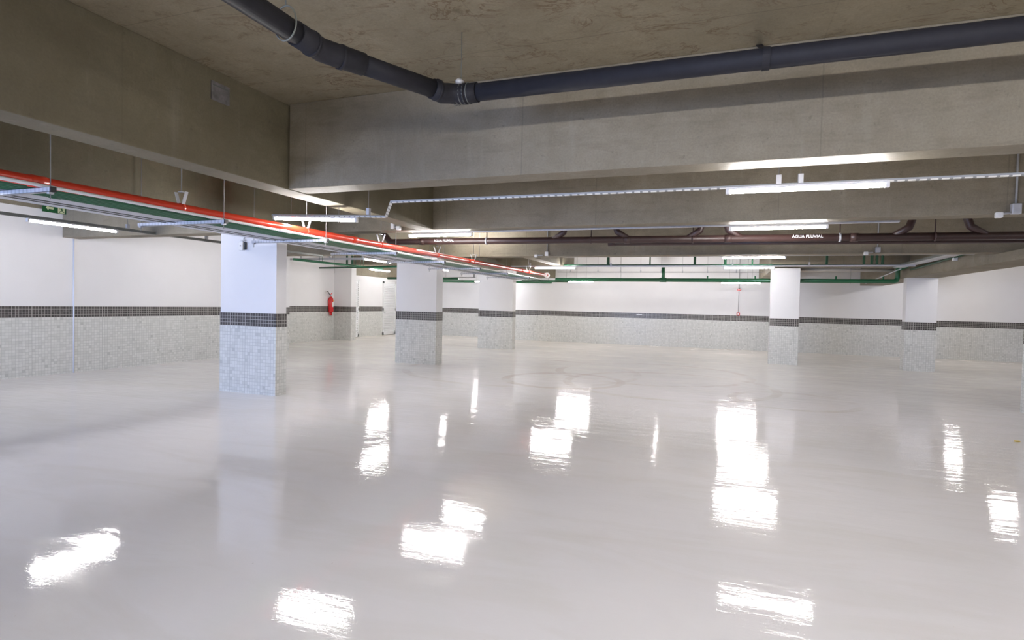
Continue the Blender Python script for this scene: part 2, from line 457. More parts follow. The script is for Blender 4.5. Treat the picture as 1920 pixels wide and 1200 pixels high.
beam('concrete_beam', 'short secondary beam behind the brown pipe near the red pipe', -4.65, -4.355, 12.44, 17.30, B_Z)
beam('concrete_beam', 'short cross beam over the end of the red pipe', -6.40, -4.355, 17.30, 17.55, B_Z)
beam('concrete_beam', 'stub beam from the left wall to the nearest column', -11.61, -7.52, 7.10, 7.40, 2.563)
beam('concrete_beam', 'stub beam from the left wall to the second column', -11.61, -7.52, 12.12, 12.42, 2.67)
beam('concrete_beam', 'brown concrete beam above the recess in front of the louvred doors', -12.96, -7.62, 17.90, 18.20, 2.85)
beam('concrete_beam', 'beam behind the viewer that carries the entrance side', -4.335, 4.56, -2.6, -2.3, B_Z)

# louvred doors
def louvre_door(name, label, y0, y1):
    d = bx(-13.948, -13.93, y0, y1, 0.02, 2.36).build(name, M['door'])
    tag(d, label, 'door', kind='structure')
    fr = MB(); w = 0.07
    fr.box(-13.93, -13.895, y0, y0 + w, 0, 2.38).box(-13.93, -13.895, y1 - w, y1, 0, 2.38).box(-13.93, -13.895, y0, y1, 2.30, 2.38).box(-13.93, -13.895, y0, y1, 0.02, 0.14).box(-13.93, -13.895, y0, y1, 1.1, 1.2)
    fr.build('door_frame', M['door'], d)
    sl = MB(); z = 0.17
    while z < 2.28:
        if not (1.07 < z < 1.2):
            sl.obox((-13.912, (y0 + y1) / 2, z), (0.766, 0, -0.643), (0, 1, 0), (0.643, 0, 0.766), 0.026, (y1 - y0) / 2 - w, 0.003)
        z += 0.075
    sl.build('louvre_panel', M['door'], d)
    MB().tube([(-13.89, y0 + 0.035, 1.02), (-13.85, y0 + 0.035, 1.02), (-13.85, y0 + 0.14, 1.02)], 0.008, 8).build('door_handle', M['galv'], d)
louvre_door('door_1', 'white louvred door just left of the second column', 21.47, 22.50)
louvre_door('door_2', 'white louvred door half hidden by the pier', 18.72, 19.70)

# ---------------------------------------------------------------- tube lights
def tube_light(label, a, b, group, rods=False):
    """a, b: ends of the lit tube; the white batten sits on top"""
    a = Vector(a); b = Vector(b); c = (a + b) / 2
    t = (b - a).normalized(); L = (b - a).length
    side = t.cross(Vector((0, 0, 1))).normalized(); up = side.cross(t).normalized()
    o = thing('tube_light', label, 'tube light', c, group)
    MB().tube([a, b], 0.017, 10).build('lit_tube', M['lamp'], o)
    MB().obox(c + up * 0.028, t, side, up, L / 2 + 0.03, 0.02, 0.011).build('batten', M['batten'], o, 0.003)
    for s, e in ((-1, a), (1, b)):
        MB().obox(e + t * 0.016 * s + up * 0.004, t, side, up, 0.016, 0.021, 0.024).build('end_cap', M['batten'], o, 0.004)
    if rods:
        for f in (0.2, 0.8):
            q = a.lerp(b, f) + up * 0.035
            MB().tube([q, (q.x, q.y, SLAB)], 0.003, 6).build('hanger_rod', M['rod'], o)
    return o
GX = 'tube lights across the bays'; GY = 'tube lights along the left aisle'; GH = 'tube lights outside the view'
tube_light('nearest bright tube light, in front of the second cross beam', (0.056, 5.4, 2.54), (1.24, 5.4, 2.54), GX)
tube_light('slightly tilted tube light crossing just above the red pipe', (-5.47, 5.9, 2.55), (-4.24, 5.9, 2.485), GX, True)
tube_light('tube light hanging above the lettering near the start of the brown pipe', (-5.05, 8.60, 2.635), (-3.91, 8.60, 2.635), GX, True)
tube_light('tube light hanging right above the large brown pipe lettering', (0.13, 8.60, 2.63), (1.31, 8.60, 2.63), GX)
tube_light('tube light on the pale rail right behind the third cross beam', (0.04, 12.76, 2.575), (1.22, 12.76, 2.575), GX)
tube_light('tube light under the green header pipe, left of the narrow column top', (0.10, 15.95, 2.583), (1.28, 15.95, 2.583), GX)
tube_light('tube light on a rail above the far end of the red pipe', (-5.14, 15.98, 2.585), (-3.94, 15.98, 2.585), GX)
tube_light('farthest tube light, just under the thick green pipe and the fire alarm conduit', (0.056, 20.0, 2.36), (1.23, 20.0, 2.36), GX, True)
tube_light('far tube light that touches the flanged end of the red pipe', (-5.50, 20.1, 2.375), (-4.28, 20.1, 2.375), GX, True)
tube_light('tube light along the left wall, below the exit sign', (-9.21, 5.20, 2.53), (-9.21, 6.42, 2.53), GY)
tube_light('upper tube light between the pier and the second column', (-8.26, 11.89, 2.53), (-8.26, 13.07, 2.53), GY, True)
tube_light('lower tube light above the louvred doors', (-10.70, 15.70, 2.53), (-10.70, 16.87, 2.53), GY, True)
tube_light('tube light peeking out beside the right edge of the second column', (-8.20, 15.10, 2.53), (-8.20, 16.35, 2.53), GY, True)
tube_light('tube light peeking out at the left edge of the third column', (-9.47, 21.4, 2.40), (-8.27, 21.4, 2.40), GY, True)
for a, b, w in (((-9.21, 8.9, 2.53), (-9.21, 10.1, 2.53), 'added out of sight behind the nearest column'),  # unseen lamp added to light the aisle and recess walls
                ((-9.21, 0.6, 2.53), (-9.21, 1.8, 2.53), 'added along the left aisle outside the picture'),  # extra lamp out of view, added to fill the left aisle with light
                ((-5.78, 11.55, 3.27), (-4.70, 11.25, 3.27), 'up in the bay behind the brown pipe'),
                ((0.1, 1.0, 2.75), (1.3, 1.0, 2.75), 'above the viewer in the middle bay'),
                ((3.6, 1.0, 2.75), (4.8, 1.0, 2.75), 'added unseen above the viewer towards the right bay'),  # added out of view to brighten the near floor
                ((1.85, 1.0, 2.75), (3.05, 1.0, 2.75), 'added unseen above the viewer between its neighbours'),  # added fill lamp that lifts the nearest cross beam and slab
                ((-1.75, 1.0, 2.75), (-0.55, 1.0, 2.75), 'added unseen above the viewer on its left'),  # another added fill lamp for the slab and near floor
                ((0.1, -4.5, 2.6), (1.3, -4.5, 2.6), 'added unseen, farthest behind the viewer'),  # unseen lamp added so the light from behind is warmer
                ((6.2, 4.0, 2.6), (7.4, 4.0, 2.6), 'added unseen in the right bay beside the viewer'),  # added off-view lamp that evens the light on the right
                ((6.2, 8.6, 2.6), (7.4, 8.6, 2.6), 'added in the right bay outside the picture'),  # second lamp added off view for the right side
                ((5.65, 15.4, 2.86), (6.85, 15.4, 2.86), 'hidden behind the low right beam'),
                ((9.6, 17.0, 2.7), (10.8, 17.0, 2.7), 'added unseen beyond the right edge near the far wall'),  # unseen lamp added only for its light near the far wall
                ((6.9, 20.3, 2.86), (6.9, 21.5, 2.86), 'hidden behind the low beam near the far wall'),
                ((-2.0, 20.6, 3.45), (-2.0, 21.8, 3.45), 'up at the slab near the far wall'),
                ((-12.4, 20.6, 2.9), (-12.4, 21.8, 2.9), 'added unseen in the bay of the louvred doors'),  # unseen lamp added to light the recess around the doors
                ((-11.3, 19.2, 2.6), (-11.3, 20.4, 2.6), 'added out of sight behind the second column')):  # unseen lamp added to brighten the louvred doors
    tube_light('tube light ' + w, a, b, GH, True)

# rails and rods that carry the lights
def rail(label, pts, mat, drops, name='slotted_rail', w=0.019, h=0.019, top=SLAB, lip=False):
    o = thing(name, label, 'cable rail', pts[0])
    b = MB()
    for p, q in zip(pts[:-1], pts[1:]):
        p = Vector(p); q = Vector(q); t = (q - p).normalized()
        side = t.cross(Vector((0, 0, 1))); side = side.normalized() if side.length > 1e-4 else Vector((1, 0, 0))
        up = side.cross(t)
        b.obox((p + q) / 2, t, side, up, (q - p).length / 2 + 0.008, w, h)
    b.build('channel', mat, o, 0.003)
    if lip:
        c = MB()
        for p, q in zip(pts[:-1], pts[1:]):
            p = Vector(p); q = Vector(q); t = (q - p).normalized(); side = t.cross(Vector((0, 0, 1))).normalized(); up = side.cross(t)
            c.obox((p + q) / 2 - up * (h + 0.004), t, side, up, (q - p).length / 2 + 0.008, w + 0.002, 0.005)
        c.build('slotted_lip', M['slotx'], o)
    for d in drops:
        MB().tube([(d[0], d[1], d[2]), (d[0], d[1], top)], 0.0035, 6).build('hanger_rod', M['rod'], o)
        bx(d[0] - 0.02, d[0] + 0.02, d[1] - 0.022, d[1] + 0.022, d[2] - 0.005, d[2] + 0.075).build('rail_clip', M['galv'], o)
    return o
rail('slotted grey rail that runs right across the picture and carries the nearest tube light',
     [(-5.52, 5.9, 2.600), (-3.80, 5.9, 2.525), (-3.42, 5.41, 2.60), (-0.2, 5.40, 2.585), (4.4, 5.40, 2.578)], M['cond'],
     [(-4.05, 5.9, 2.555), (0.45, 5.40, 2.59), (0.62, 5.40, 2.59), (3.6, 5.40, 2.585)], w=0.012, h=0.009, lip=True)
rail('flat grey rail tucked under the second cross beam',
     [(-5.0, 8.62, 2.70), (2.15, 8.62, 2.695)], M['galv'], [(-2.4, 8.62, 2.70), (1.6, 8.62, 2.70)], w=0.03, h=0.022)
rail('pale rail right behind the third cross beam',
     [(-3.4, 12.78, 2.63), (4.4, 12.78, 2.63)], M['tray'], [(-3.3, 12.78, 2.65), (3.0, 12.78, 2.65)], w=0.028, h=0.018)
rail('long pale rail just below the thin green header pipe',
     [(-5.9, 15.97, 2.635), (4.35, 15.97, 2.635)], M['tray'], [(-5.3, 15.97, 2.65), (-2.9, 15.97, 2.65), (0.3, 15.97, 2.65), (2.1, 15.97, 2.65)], w=0.022, h=0.02)
rail('thin conduit rail above the farthest tube lights',
     [(-5.6, 20.1, 2.72), (1.3, 20.0, 2.72)], M['cond'],
     [(x, 20.05, 2.70) for x in (-5.1, -4.1, -3.3, -2.6, -1.9, -1.2, -0.4, 0.5)], w=0.012, h=0.012)
rail('dark rail along the left aisle under the exit sign',
     [(-9.21, 2.5, 2.585), (-9.21, 11.5, 2.585)], M['rail'], [(-9.21, 6.62, 2.60), (-9.21, 8.15, 2.60), (-9.21, 4.0, 2.60)], w=0.02, h=0.022)
rail('grey rail crossing below the stub beam behind the second column',
     [(-13.3, 14.6, 2.78), (-8.3, 14.6, 2.78)], M['galv'], [(-12.5, 14.6, 2.80), (-11.4, 14.6, 2.80), (-10.2, 14.6, 2.80)], w=0.03, h=0.03)

# ---------------------------------------------------------------- the pipe rack beside the columns
def zr(y, base): return base - 0.006 * (y - 3.0)
def zred(y): return 2.408 + 0.0035 * (y - 3.0)     # the rack falls slightly towards the far end
RY0, RY1 = -3.0, 17.2
def run(y0, y1, x, z, r, name, mat, parent=None, n=14):
    return MB().tube([(x, y0, zr(y0, z)), (x, y1, zr(y1, z))], r, n).build(name, mat, parent)
# red pipe
rp = thing('red_pipe', 'red painted fire main running above the green pipes towards the far wall', 'pipe', (-5.17, 3, 2.46))
RX, RZ = -5.23, 2.42
MB().tube([(RX, RY0, zred(RY0)), (RX, 17.5, zred(17.5))], 0.045, 20).build('pipe_run', M['red'], rp)
for y in (2.95, 7.2, 11.4, 15.0):
    MB().tube([(RX, y, zred(y)), (RX, y + 0.12, zred(y + 0.12))], 0.051, 20).build('coupling', M['red'], rp)
ye = 17.5
MB().tube([(RX, ye, zred(ye)), (RX, ye + 0.05, zred(ye))], 0.085, 22).build('end_flange', M['white'], rp)
MB().tube([(RX, ye - 0.25, zred(ye)), (RX, ye - 0.17, zred(ye))], 0.058, 20).build('coupling', M['white'], rp)
def clevis(y, label):
    h = thing('pipe_hanger', label, 'hanger', (RX, y, zred(y)), 'hangers of the red pipe')
    z = zred(y)
    b = MB()
    b.obox((RX - 0.045, y, z + 0.085), (0.35, 0, -0.94), (0, 1, 0), (0.94, 0, 0.35), 0.085, 0.018, 0.003)
    b.obox((RX + 0.045, y, z + 0.085), (-0.35, 0, -0.94), (0, 1, 0), (0.94, 0, -0.35), 0.085, 0.018, 0.003)
    b.obox((RX, y, z + 0.165), (1, 0, 0), (0, 1, 0), (0, 0, 1), 0.025, 0.018, 0.004)
    b.build('clevis', M['galv'], h)
    MB().lathe([(0.046, -0.016), (0.051, -0.016), (0.051, 0.016), (0.046, 0.016)], (RX, y, z), 20, 'y').build('strap_ring', M['red'], h)
    MB().tube([(RX, y, z + 0.165), (RX, y, SLAB)], 0.005, 6).build('hanger_rod', M['rod'], h)
clevis(4.32, 'clevis hanger of the red pipe above the first slotted strut')
clevis(6.20, 'clevis hanger of the red pipe under the tilted tube light')
clevis(7.98, 'clevis hanger of the red pipe in the dark bay right of the tilted tube light')
clevis(9.95, 'clevis hanger of the red pipe above the second column')
clevis(11.7, 'clevis hanger of the red pipe right of the second column')
clevis(15.6, 'clevis hanger of the red pipe near its flanged end')
# white conduit and green pipes
wc = thing('white_conduit', 'thin white conduit along the lower edge of the red pipe', 'conduit', (-5.10, 3, 2.4))
run(RY0, 16.9, -5.165, 2.373, 0.015, 'pipe_run', M['white'], wc, 10)
for y in (5.62, 9.6, 13.2):
    run(y, y + 0.22, -5.165, 2.373, 0.02, 'coupling', M['white'], wc, 10)
for i, x in enumerate((-5.325, -5.395, -5.465, -5.535, -5.605)):
    r = (0.024, 0.019, 0.021, 0.019, 0.024)[i]
    g = thing('green_pipe', 'green pipe lying in the bundle under the red pipe', 'pipe', (x, 3, 2.4), 'green pipes lying side by side under the red pipe')
    run(RY0, 17.0 - 0.12 * i, x, 2.3575 + r, r, 'pipe_run', M['green'], g, 12)
    y = 1.2 + i * 0.53
    while y < 16.5:
        run(y, y + 0.09, x, 2.3575 + r, r * 1.25, 'coupling', M['green'], g, 12); y += 5.2
        break
# lettering on the outermost green pipe
def lettering(text, size, mat, parent, origin, xdir, ydir, name='lettering'):
    cu = bpy.data.curves.new('t', 'FONT'); cu.body = text; cu.size = size; cu.extrude = 0.0008; cu.align_x = 'CENTER'; cu.align_y = 'CENTER'
    cu.space_character = 1.05
    to = bpy.data.objects.new('t', cu); COL.objects.link(to)
    dg = bpy.context.evaluated_depsgraph_get()
    me = bpy.data.meshes.new_from_object(to.evaluated_get(dg))
    bpy.data.objects.remove(to)
    xd = Vector(xdir).normalized(); yd = Vector(ydir).normalized(); zd = xd.cross(yd)
    mt = Matrix((xd, yd, zd)).transposed().to_4x4(); mt.translation = Vector(origin)
    me.transform(mt)
    me.materials.clear(); me.materials.append(mat)
    o = bpy.data.objects.new(name, me); COL.objects.link(o)
    if parent: o.parent = parent; o.matrix_parent_inverse = parent_inv(parent)
    return o
# two flat cable trays
for x0, x1, lab in ((-5.92, -5.65, 'pale steel cable tray next to the green pipes'), (-6.20, -5.95, 'pale steel cable tray nearest the columns')):
    t = thing('cable_tray', lab, 'cable tray', ((x0 + x1) / 2, 3, 2.38))
    b = MB(); c = MB()
    ya, yb = RY0, 16.8
    za, zb = zr(ya, 2.363), zr(yb, 2.363)
    def sl(bm_, xa, xb, lo, hi):
        v = [bm_.bm.verts.new(q) for q in ((xa, ya, za + lo), (xb, ya, za + lo), (xb, ya, za + hi), (xa, ya, za + hi), (xa, yb, zb + lo), (xb, yb, zb + lo), (xb, yb, zb + hi), (xa, yb, zb + hi))]
        for f in ((0, 1, 2, 3), (7, 6, 5, 4), (0, 4, 5, 1), (1, 5, 6, 2), (2, 6, 7, 3), (3, 7, 4, 0)): bm_.bm.faces.new([v[i] for i in f])
    sl(b, x0, x1, 0, 0.003)
    b.build('tray_bottom', M['tray'], t)
    sl(c, x0, x0 + 0.003, 0, 0.045); c.build('side_flange', M['tray'], t)
    c = MB(); sl(c, x1 - 0.003, x1, 0, 0.045); c.build('side_flange', M['tray'], t)
    for y in (2.1, 5.1, 8.1, 11.1, 14.1):
        bx(x0 + 0.02, x1 - 0.02, y, y + 0.05, zr(y, 2.363) - 0.006, zr(y, 2.363)).build('splice_plate', M['galv'], t)
for x, zz, lab in ((-5.78, 2.345, 'thin dark cable slung below the cable tray next to the green pipes'), (-5.935, 2.350, 'thin dark cable in the gap between the two cable trays')):
    tag(MB().tube([(x, RY0, zr(RY0, zz)), (x, 3.1, zr(3.1, zz)), (x + 0.01, 5.5, zr(5.5, zz) - 0.004), (x - 0.01, 8.0, zr(8, zz)), (x, 12, zr(12, zz) - 0.003), (x, 16.6, zr(16.6, zz))], 0.005, 6).build('cable', M['rail']), lab, 'cable')
# struts on threaded rods
YS = (1.3, 3.02, 4.72, 6.42, 8.20, 9.95, 11.7, 13.45, 15.2)
SL = ('just outside the left edge', 'nearest in view, at the left edge under the red pipe', 'left of the nearest column', 'across the top of the nearest column',
      'between the nearest and second columns', 'across the top of the second column', 'right behind the second column', 'ahead of the third column', 'across the third column')
for y, lab in zip(YS, SL):
    z = zr(y, 2.338)
    s = thing('rack_strut', 'slotted rack strut ' + lab, 'strut', (-5.7, y, z), 'struts of the pipe rack')
    b = MB()
    b.box(-6.375, -5.06, y - 0.02, y + 0.02, z - 0.019, z - 0.016).box(-6.375, -5.06, y - 0.02, y - 0.017, z - 0.019, z + 0.017).box(-6.375, -5.06, y + 0.017, y + 0.02, z - 0.019, z + 0.017)
    b.build('channel', M['galvx'], s)
    for x in (-6.345, -5.085):
        MB().tube([(x, y, z - 0.075), (x, y, B_Z if 8.12 < y < 8.4 else SLAB)], 0.004, 6).build('threaded_rod', M['rod'], s)
        bx(x - 0.016, x + 0.016, y - 0.018, y + 0.018, z - 0.034, z - 0.0195).build('nut_plate', M['galv'], s)
    bx(-5.062, -5.045, y - 0.021, y + 0.021, z - 0.021, z + 0.021).build('end_cap', M['black'], s)

# ---------------------------------------------------------------- slate grey drain pipe overhead
sp = thing('slate_pipe', 'large slate grey drain pipe bending across the ceiling above the nearest beam', 'pipe', (-1.98, 3.95, 3.11))
R = 0.065
P0, P1, P2, P3 = (-2.40, -1.6, 3.078), (-2.41, 2.97, 3.078), (-1.965, 3.95, 3.092), (4.4, 3.95, 3.092)
MB().tube([P0, (-2.41, 2.86, 3.078)], R, 28).build('pipe_run', M['slate'], sp)
MB().tube([(-2.36, 3.085, 3.079), (-2.03, 3.81, 3.087)], R, 28).build('pipe_run', M['slate'], sp)
MB().tube([(-1.84, 3.95, 3.092), P3], R, 28).build('pipe_run', M['slate'], sp)
MB().tube([(-2.41, 2.74, 3.078), (-2.41, 2.90, 3.078), P1, (-2.375, 3.05, 3.078), (-2.285, 3.24, 3.08)], R + 0.008, 28).build('elbow', M['slate'], sp)
MB().tube([(-2.05, 3.77, 3.087), (-2.01, 3.85, 3.078), (-1.975, 3.905, 3.092), (-1.92, 3.94, 3.092), (-1.85, 3.95, 3.092), (-1.76, 3.95, 3.092)], R + 0.008, 28).build('elbow', M['slate'], sp)
for c, d in (((-2.41, 2.88, 3.078), (0, 1, 0)), ((-2.355, 3.10, 3.078), (0.44, 0.9, 0)), ((-2.03, 3.81, 3.087), (0.44, 0.9, 0)), ((-1.86, 3.95, 3.092), (1, 0, 0))):
    c = Vector(c); d = Vector(d).normalized()
    MB().tube([c - d * 0.012, c + d * 0.012], R + 0.014, 28).build('socket_bead', M['slate'], sp)
h = thing('pipe_hanger', 'ring hanger on a wire where the slate pipe starts to bend', 'hanger', (-2.41, 2.66, 3.078))
ringp = []
for k in range(25):
    a = 2 * math.pi * k / 24
    ringp.append((-2.41 + (R + 0.012) * math.cos(a), 2.66, 3.098 + (R + 0.035) * math.sin(a)))
MB().tube(ringp, 0.005, 6).build('strap_ring', M['rail'], h)
MB().tube([(-2.41, 2.66, 3.20), (-2.41, 2.66, SLAB)], 0.004, 6).build('hanger_wire', M['rail'], h)
h = thing('pipe_hanger', 'knotted wire hanger with white putty at the second bend of the slate pipe', 'hanger', (-1.90, 3.95, 3.11))
MB().tube([(-1.90, 3.95, 3.17), (-1.90, 3.95, SLAB)], 0.003, 6).build('hanger_wire', M['rail'], h)
MB().lathe([(0.004, 0.0), (0.03, 0.01), (0.035, 0.03), (0.012, 0.05)], (-1.905, 3.93, 3.155), 10).build('putty_lump', M['tray'], h)
for dx in (-0.05, -0.02, 0.01, 0.04, 0.07):
    pts = [(-1.90 + dx, 3.95 + (R + 0.012) * math.cos(a), 3.092 + (R + 0.012) * math.sin(a)) for a in [math.pi * 2 * k / 18 for k in range(19)]]
    MB().tube(pts, 0.003, 6).build('wire_turn', M['rail'], h)
h = thing('pipe_hanger', 'flat strap hanger on the straight part of the slate pipe', 'hanger', (0.23, 3.95, 3.11))
pts = [(0.0, (R + 0.004) * math.cos(a), (R + 0.004) * math.sin(a)) for a in [math.pi * 2 * k / 24 for k in range(24)]]
b = MB()
rr = [[b.bm.verts.new((0.23 + dx, 3.95 + q[1] * f, 3.092 + q[2] * f)) for q in pts] for dx, f in ((-0.022, 1), (0.022, 1), (0.022, 1.04), (-0.022, 1.04))]
for i in range(4):
    for k in range(24): b.bm.faces.new([rr[i][k], rr[i][(k + 1) % 24], rr[(i + 1) % 4][(k + 1) % 24], rr[(i + 1) % 4][k]])
b.build('strap_ring', M['slate'], h)
MB().obox((0.23, 4.39, 3.35), (1, 0, 0), (0, 0.905, 0.426), (0, -0.426, 0.905), 0.022, 0.49, 0.003).build('strap', M['slate'], h)

# ---------------------------------------------------------------- brown rainwater pipe
bp = thing('rainwater_pipe', 'long brown rainwater pipe lettered in white, in front of the third cross beam', 'pipe', (0, 9.4, 2.6))
def bz(x): return 2.625 - 0.0078 * (x + 4.1)
MB().tube([(-6.1, 9.4, SLAB), (-6.1, 9.4, 2.80), (-5.95, 9.4, bz(-5.95)), (4.5, 9.4, bz(4.5))], 0.056, 20).build('pipe_run', M['brown'], bp)
for x in (-5.3, -1.5, 0.05, 1.75):
    MB().tube([(x, 9.4, bz(x)), (x + 0.1, 9.4, bz(x + 0.1))], 0.063, 20).build('socket', M['brown'], bp)
for x, s in ((-2.55, 1), (-1.60, -1), (-0.34, 1), (0.12, -1), (2.45, 1), (3.2, -1)):
    MB().tube([(x + 0.18 * -s, 9.4, bz(x)), (x + 0.02 * s, 9.4, bz(x) + 0.13), (x + 0.06 * s, 9.4, bz(x) + 0.25), (x + 0.06 * s, 9.4, SLAB)], 0.05, 16).build('branch', M['brown'], bp)
xd = (1, 0, -0.0078)
lettering('ÁGUA PLUVIAL', 0.058, M['text'], bp, (1.19, 9.3425, bz(1.19) + 0.012), xd, (0, 0, 1))
lettering('ÁGUA PLUVIAL', 0.058, M['text'], bp, (-4.78, 9.3425, bz(-4.78) + 0.008), xd, (0, 0, 1))
b2 = thing('rainwater_pipe', 'thinner dark pipe tucked behind and below the lettered brown pipe', 'pipe', (1, 9.6, 2.53))
MB().tube([(-1.8, 9.60, bz(-1.8) - 0.045), (4.5, 9.60, bz(4.5) - 0.045)], 0.034, 16).build('pipe_run', M['brown'], b2)
MB().tube([(-1.8, 9.60, bz(-1.8) - 0.045), (-1.68, 9.60, bz(-1.7) - 0.045)], 0.042, 16).build('end_cap', M['brown'], b2)
for x, lab in ((-3.95, 'left of the first junction'), (-2.05, 'between the first two branches'), (-0.42, 'beside the middle branches'), (1.62, 'right of the large lettering'), (2.78, 'near the right end')):
    h = thing('pipe_hanger', 'ring hanger of the brown rainwater pipe ' + lab, 'hanger', (x, 9.4, bz(x)), 'hangers of the brown pipe')
    MB().lathe([(0.057, -0.012), (0.066, -0.012), (0.066, 0.012), (0.057, 0.012)], (x, 9.4, bz(x)), 20, 'x').build('strap_ring', M['galv'] if x in (-3.95, 1.62) else M['brown'], h)
    MB().tube([(x, 9.4, bz(x) + 0.06), (x, 9.4, SLAB)], 0.009, 6).build('hanger_rod', M['brown'], h)

# ---------------------------------------------------------------- green pipes near the far wall
gh = thing('green_pipe', 'thick green pipe low in front of the far wall, rising at its right end', 'pipe', (0, 17.62, 2.33))
MB().tube([(-5.0, 17.72, 2.335), (4.36, 17.72, 2.345), (4.425, 17.72, 2.365), (4.445, 17.72, 2.43), (4.445, 17.72, 2.66), (4.445, 17.0, 2.70)], 0.057, 16).build('pipe_run', M['green'], gh)
MB().tube([(-1.62, 17.72, 2.34), (-1.62, 17.72, 2.72)], 0.05, 14).build('riser', M['green'], gh)
MB().tube([(-1.72, 17.72, 2.34), (-1.52, 17.72, 2.34)], 0.068, 14).build('tee', M['green'], gh)
for x in (-0.35, 0.95, 3.0, 4.12):
    MB().tube([(x, 17.72, 2.39), (x, 17.72, 2.47)], 0.022, 10).build('branch_stub', M['green'], gh)
for x in (-4.3, -2.9, 0.75, 3.35):
    MB().tube([(x, 17.72, 2.27), (x, 17.72, SLAB)], 0.005, 6).build('hanger_rod', M['rod'], gh)
g2 = thing('green_pipe', 'thin green header pipe high in front of the far wall, fed by many risers', 'pipe', (0, 16.3, 2.69))
MB().tube([(-4.40, 16.3, SLAB), (-4.40, 16.3, 2.74), (-4.34, 16.3, 2.688), (4.3, 16.3, 2.672)], 0.024, 12).build('pipe_run', M['dkgreen'], g2)
for x, r in ((-3.04, 0.042), (-1.86, 0.02), (-0.66, 0.034), (0.12, 0.036), (0.79, 0.018), (2.54, 0.032), (3.36, 0.03), (3.53, 0.034), (3.64, 0.03), (3.76, 0.034)):
    MB().tube([(x, 16.3, 2.68), (x, 16.3, SLAB)], r, 10).build('riser', M['dkgreen'], g2)
g3 = thing('green_pipe', 'short dark green pipe pointing at the viewer beside the first thick riser', 'pipe', (-3.6, 15, 2.9))
MB().tube([(-3.9, 14.6, 2.86), (-3.08, 16.2, 2.98)], 0.04, 12).build('pipe_run', M['dkgreen'], g3)
MB().tube([(-3.98, 14.45, 2.85), (-3.9, 14.6, 2.86)], 0.055, 12).build('end_socket', M['dkgreen'], g3)
tag(MB().tube([(1.95, 17.9, 2.66), (4.4, 17.9, 2.645)], 0.045, 12).build('beige_pipe', M['beige']), 'beige pipe between the narrow column and the rightmost column', 'pipe')
# cable tray in the right bay
t = thing('cable_tray', 'grey cable tray running along the low right beam', 'cable tray', (4.3, 14, 2.65))
bx(4.15, 4.40, 12.5, 17.0, 2.655, 2.66).build('tray_bottom', M['galv'], t)
bx(4.15, 4.155, 12.5, 17.0, 2.66, 2.71).build('side_flange', M['rail'], t)
bx(4.395, 4.40, 12.5, 17.0, 2.66, 2.71).build('side_flange', M['galv'], t)
g = thing('green_pipe', 'dark green pipe high along the low right beam', 'pipe', (4.50, 14, 2.8))
MB().tube([(4.52, 12.5, 2.72), (4.52, 16.9, 2.60)], 0.025, 10).build('pipe_run', M['dkgreen'], g)
tag(MB().tube([(4.33, 17.0, 2.63), (3.9, 18.6, 2.32)], 0.014, 8).build('brace_rod', M['galv']), 'thin slanting grey brace left of the end of the thick green pipe', 'brace')
# pipes of the recess on the left
for i, (pts, r, lab) in enumerate((
        ([(-11.4, 13.0, 2.64), (-11.0, 16.9, 2.62)], 0.035, 'green pipe running back past the fire extinguisher'),
        ([(-11.65, 13.6, 2.66), (-11.2, 16.9, 2.64)], 0.025, 'thinner green pipe beside the pipe above the extinguisher'),
        ([(-12.6, 15.6, 2.57), (-8.0, 15.5, 2.62)], 0.026, 'green cross pipe in front of the pier top'),
        ([(-12.5, 15.9, 2.60), (-8.0, 15.8, 2.66)], 0.024, 'upper green cross pipe in front of the pier top'),
        ([(-12.75, 20.0, 2.45), (-9.6, 20.1, 2.46)], 0.045, 'green pipe just above the louvred door'))):
    g = thing('green_pipe', lab, 'pipe', pts[0])
    MB().tube(pts, r, 12).build('pipe_run', M['green'], g)
    p, q = Vector(pts[0]), Vector(pts[1])
    for f in (0.25, 0.75):
        c = p.lerp(q, f)
        MB().tube([(c.x, c.y, c.z), (c.x, c.y, SLAB)], 0.008, 6).build('hanger_rod', M['dkgreen'], g)
for i, x in enumerate((-11.28, -11.08)):
    tag(MB().tube([(x, 15.3, 2.66), (x, 15.3, SLAB)], 0.035, 10).build('green_pipe', M['dkgreen']), 'dark green riser pipe, ' + ('left' if i == 0 else 'right') + ' one of the pair beyond the nearest column', 'pipe')
g = thing('black_conduit', 'black conduit with a right-angle bend between the second and third columns', 'conduit', (-8.3, 16.5, 2.6))
MB().tube([(-8.42, 16.4, 2.64), (-8.52, 19.0, 2.615), (-8.50, 19.1, 2.59), (-8.50, 19.1, 2.46)], 0.022, 8).build('pipe_run', M['rail'], g)
MB().tube([(-8.45, 19.1, 2.46), (-10.1, 19.6, 2.475)], 0.014, 8).build('lower_run', M['rail'], g)
MB().tube([(-8.46, 17.4, 2.63), (-8.46, 17.4, SLAB)], 0.004, 6).build('hanger_rod', M['rod'], g)
g = thing('green_pipe', 'green pipe low on the bright wall between the second and third columns', 'pipe', (-10, 22, 2.4))
MB().tube([(-13.0, 22.6, 2.46), (-6.5, 22.45, 2.44)], 0.05, 10).build('pipe_run', M['green'], g)
for x in (-11.4, -10.6, -9.9): MB().tube([(x, 22.55, 2.46), (x, 22.55, SLAB)], 0.005, 6).build('hanger_rod', M['rod'], g)
g = thing('green_pipe', 'short green cross pipe under the rack at the third column', 'pipe', (-7, 17.3, 2.4))
MB().tube([(-6.35, 18.3, 2.30), (-4.7, 18.2, 2.30)], 0.035, 10).build('pipe_run', M['green'], g)
MB().tube([(-5.4, 18.25, 2.33), (-5.4, 18.25, SLAB)], 0.005, 6).build('hanger_rod', M['rod'], g)

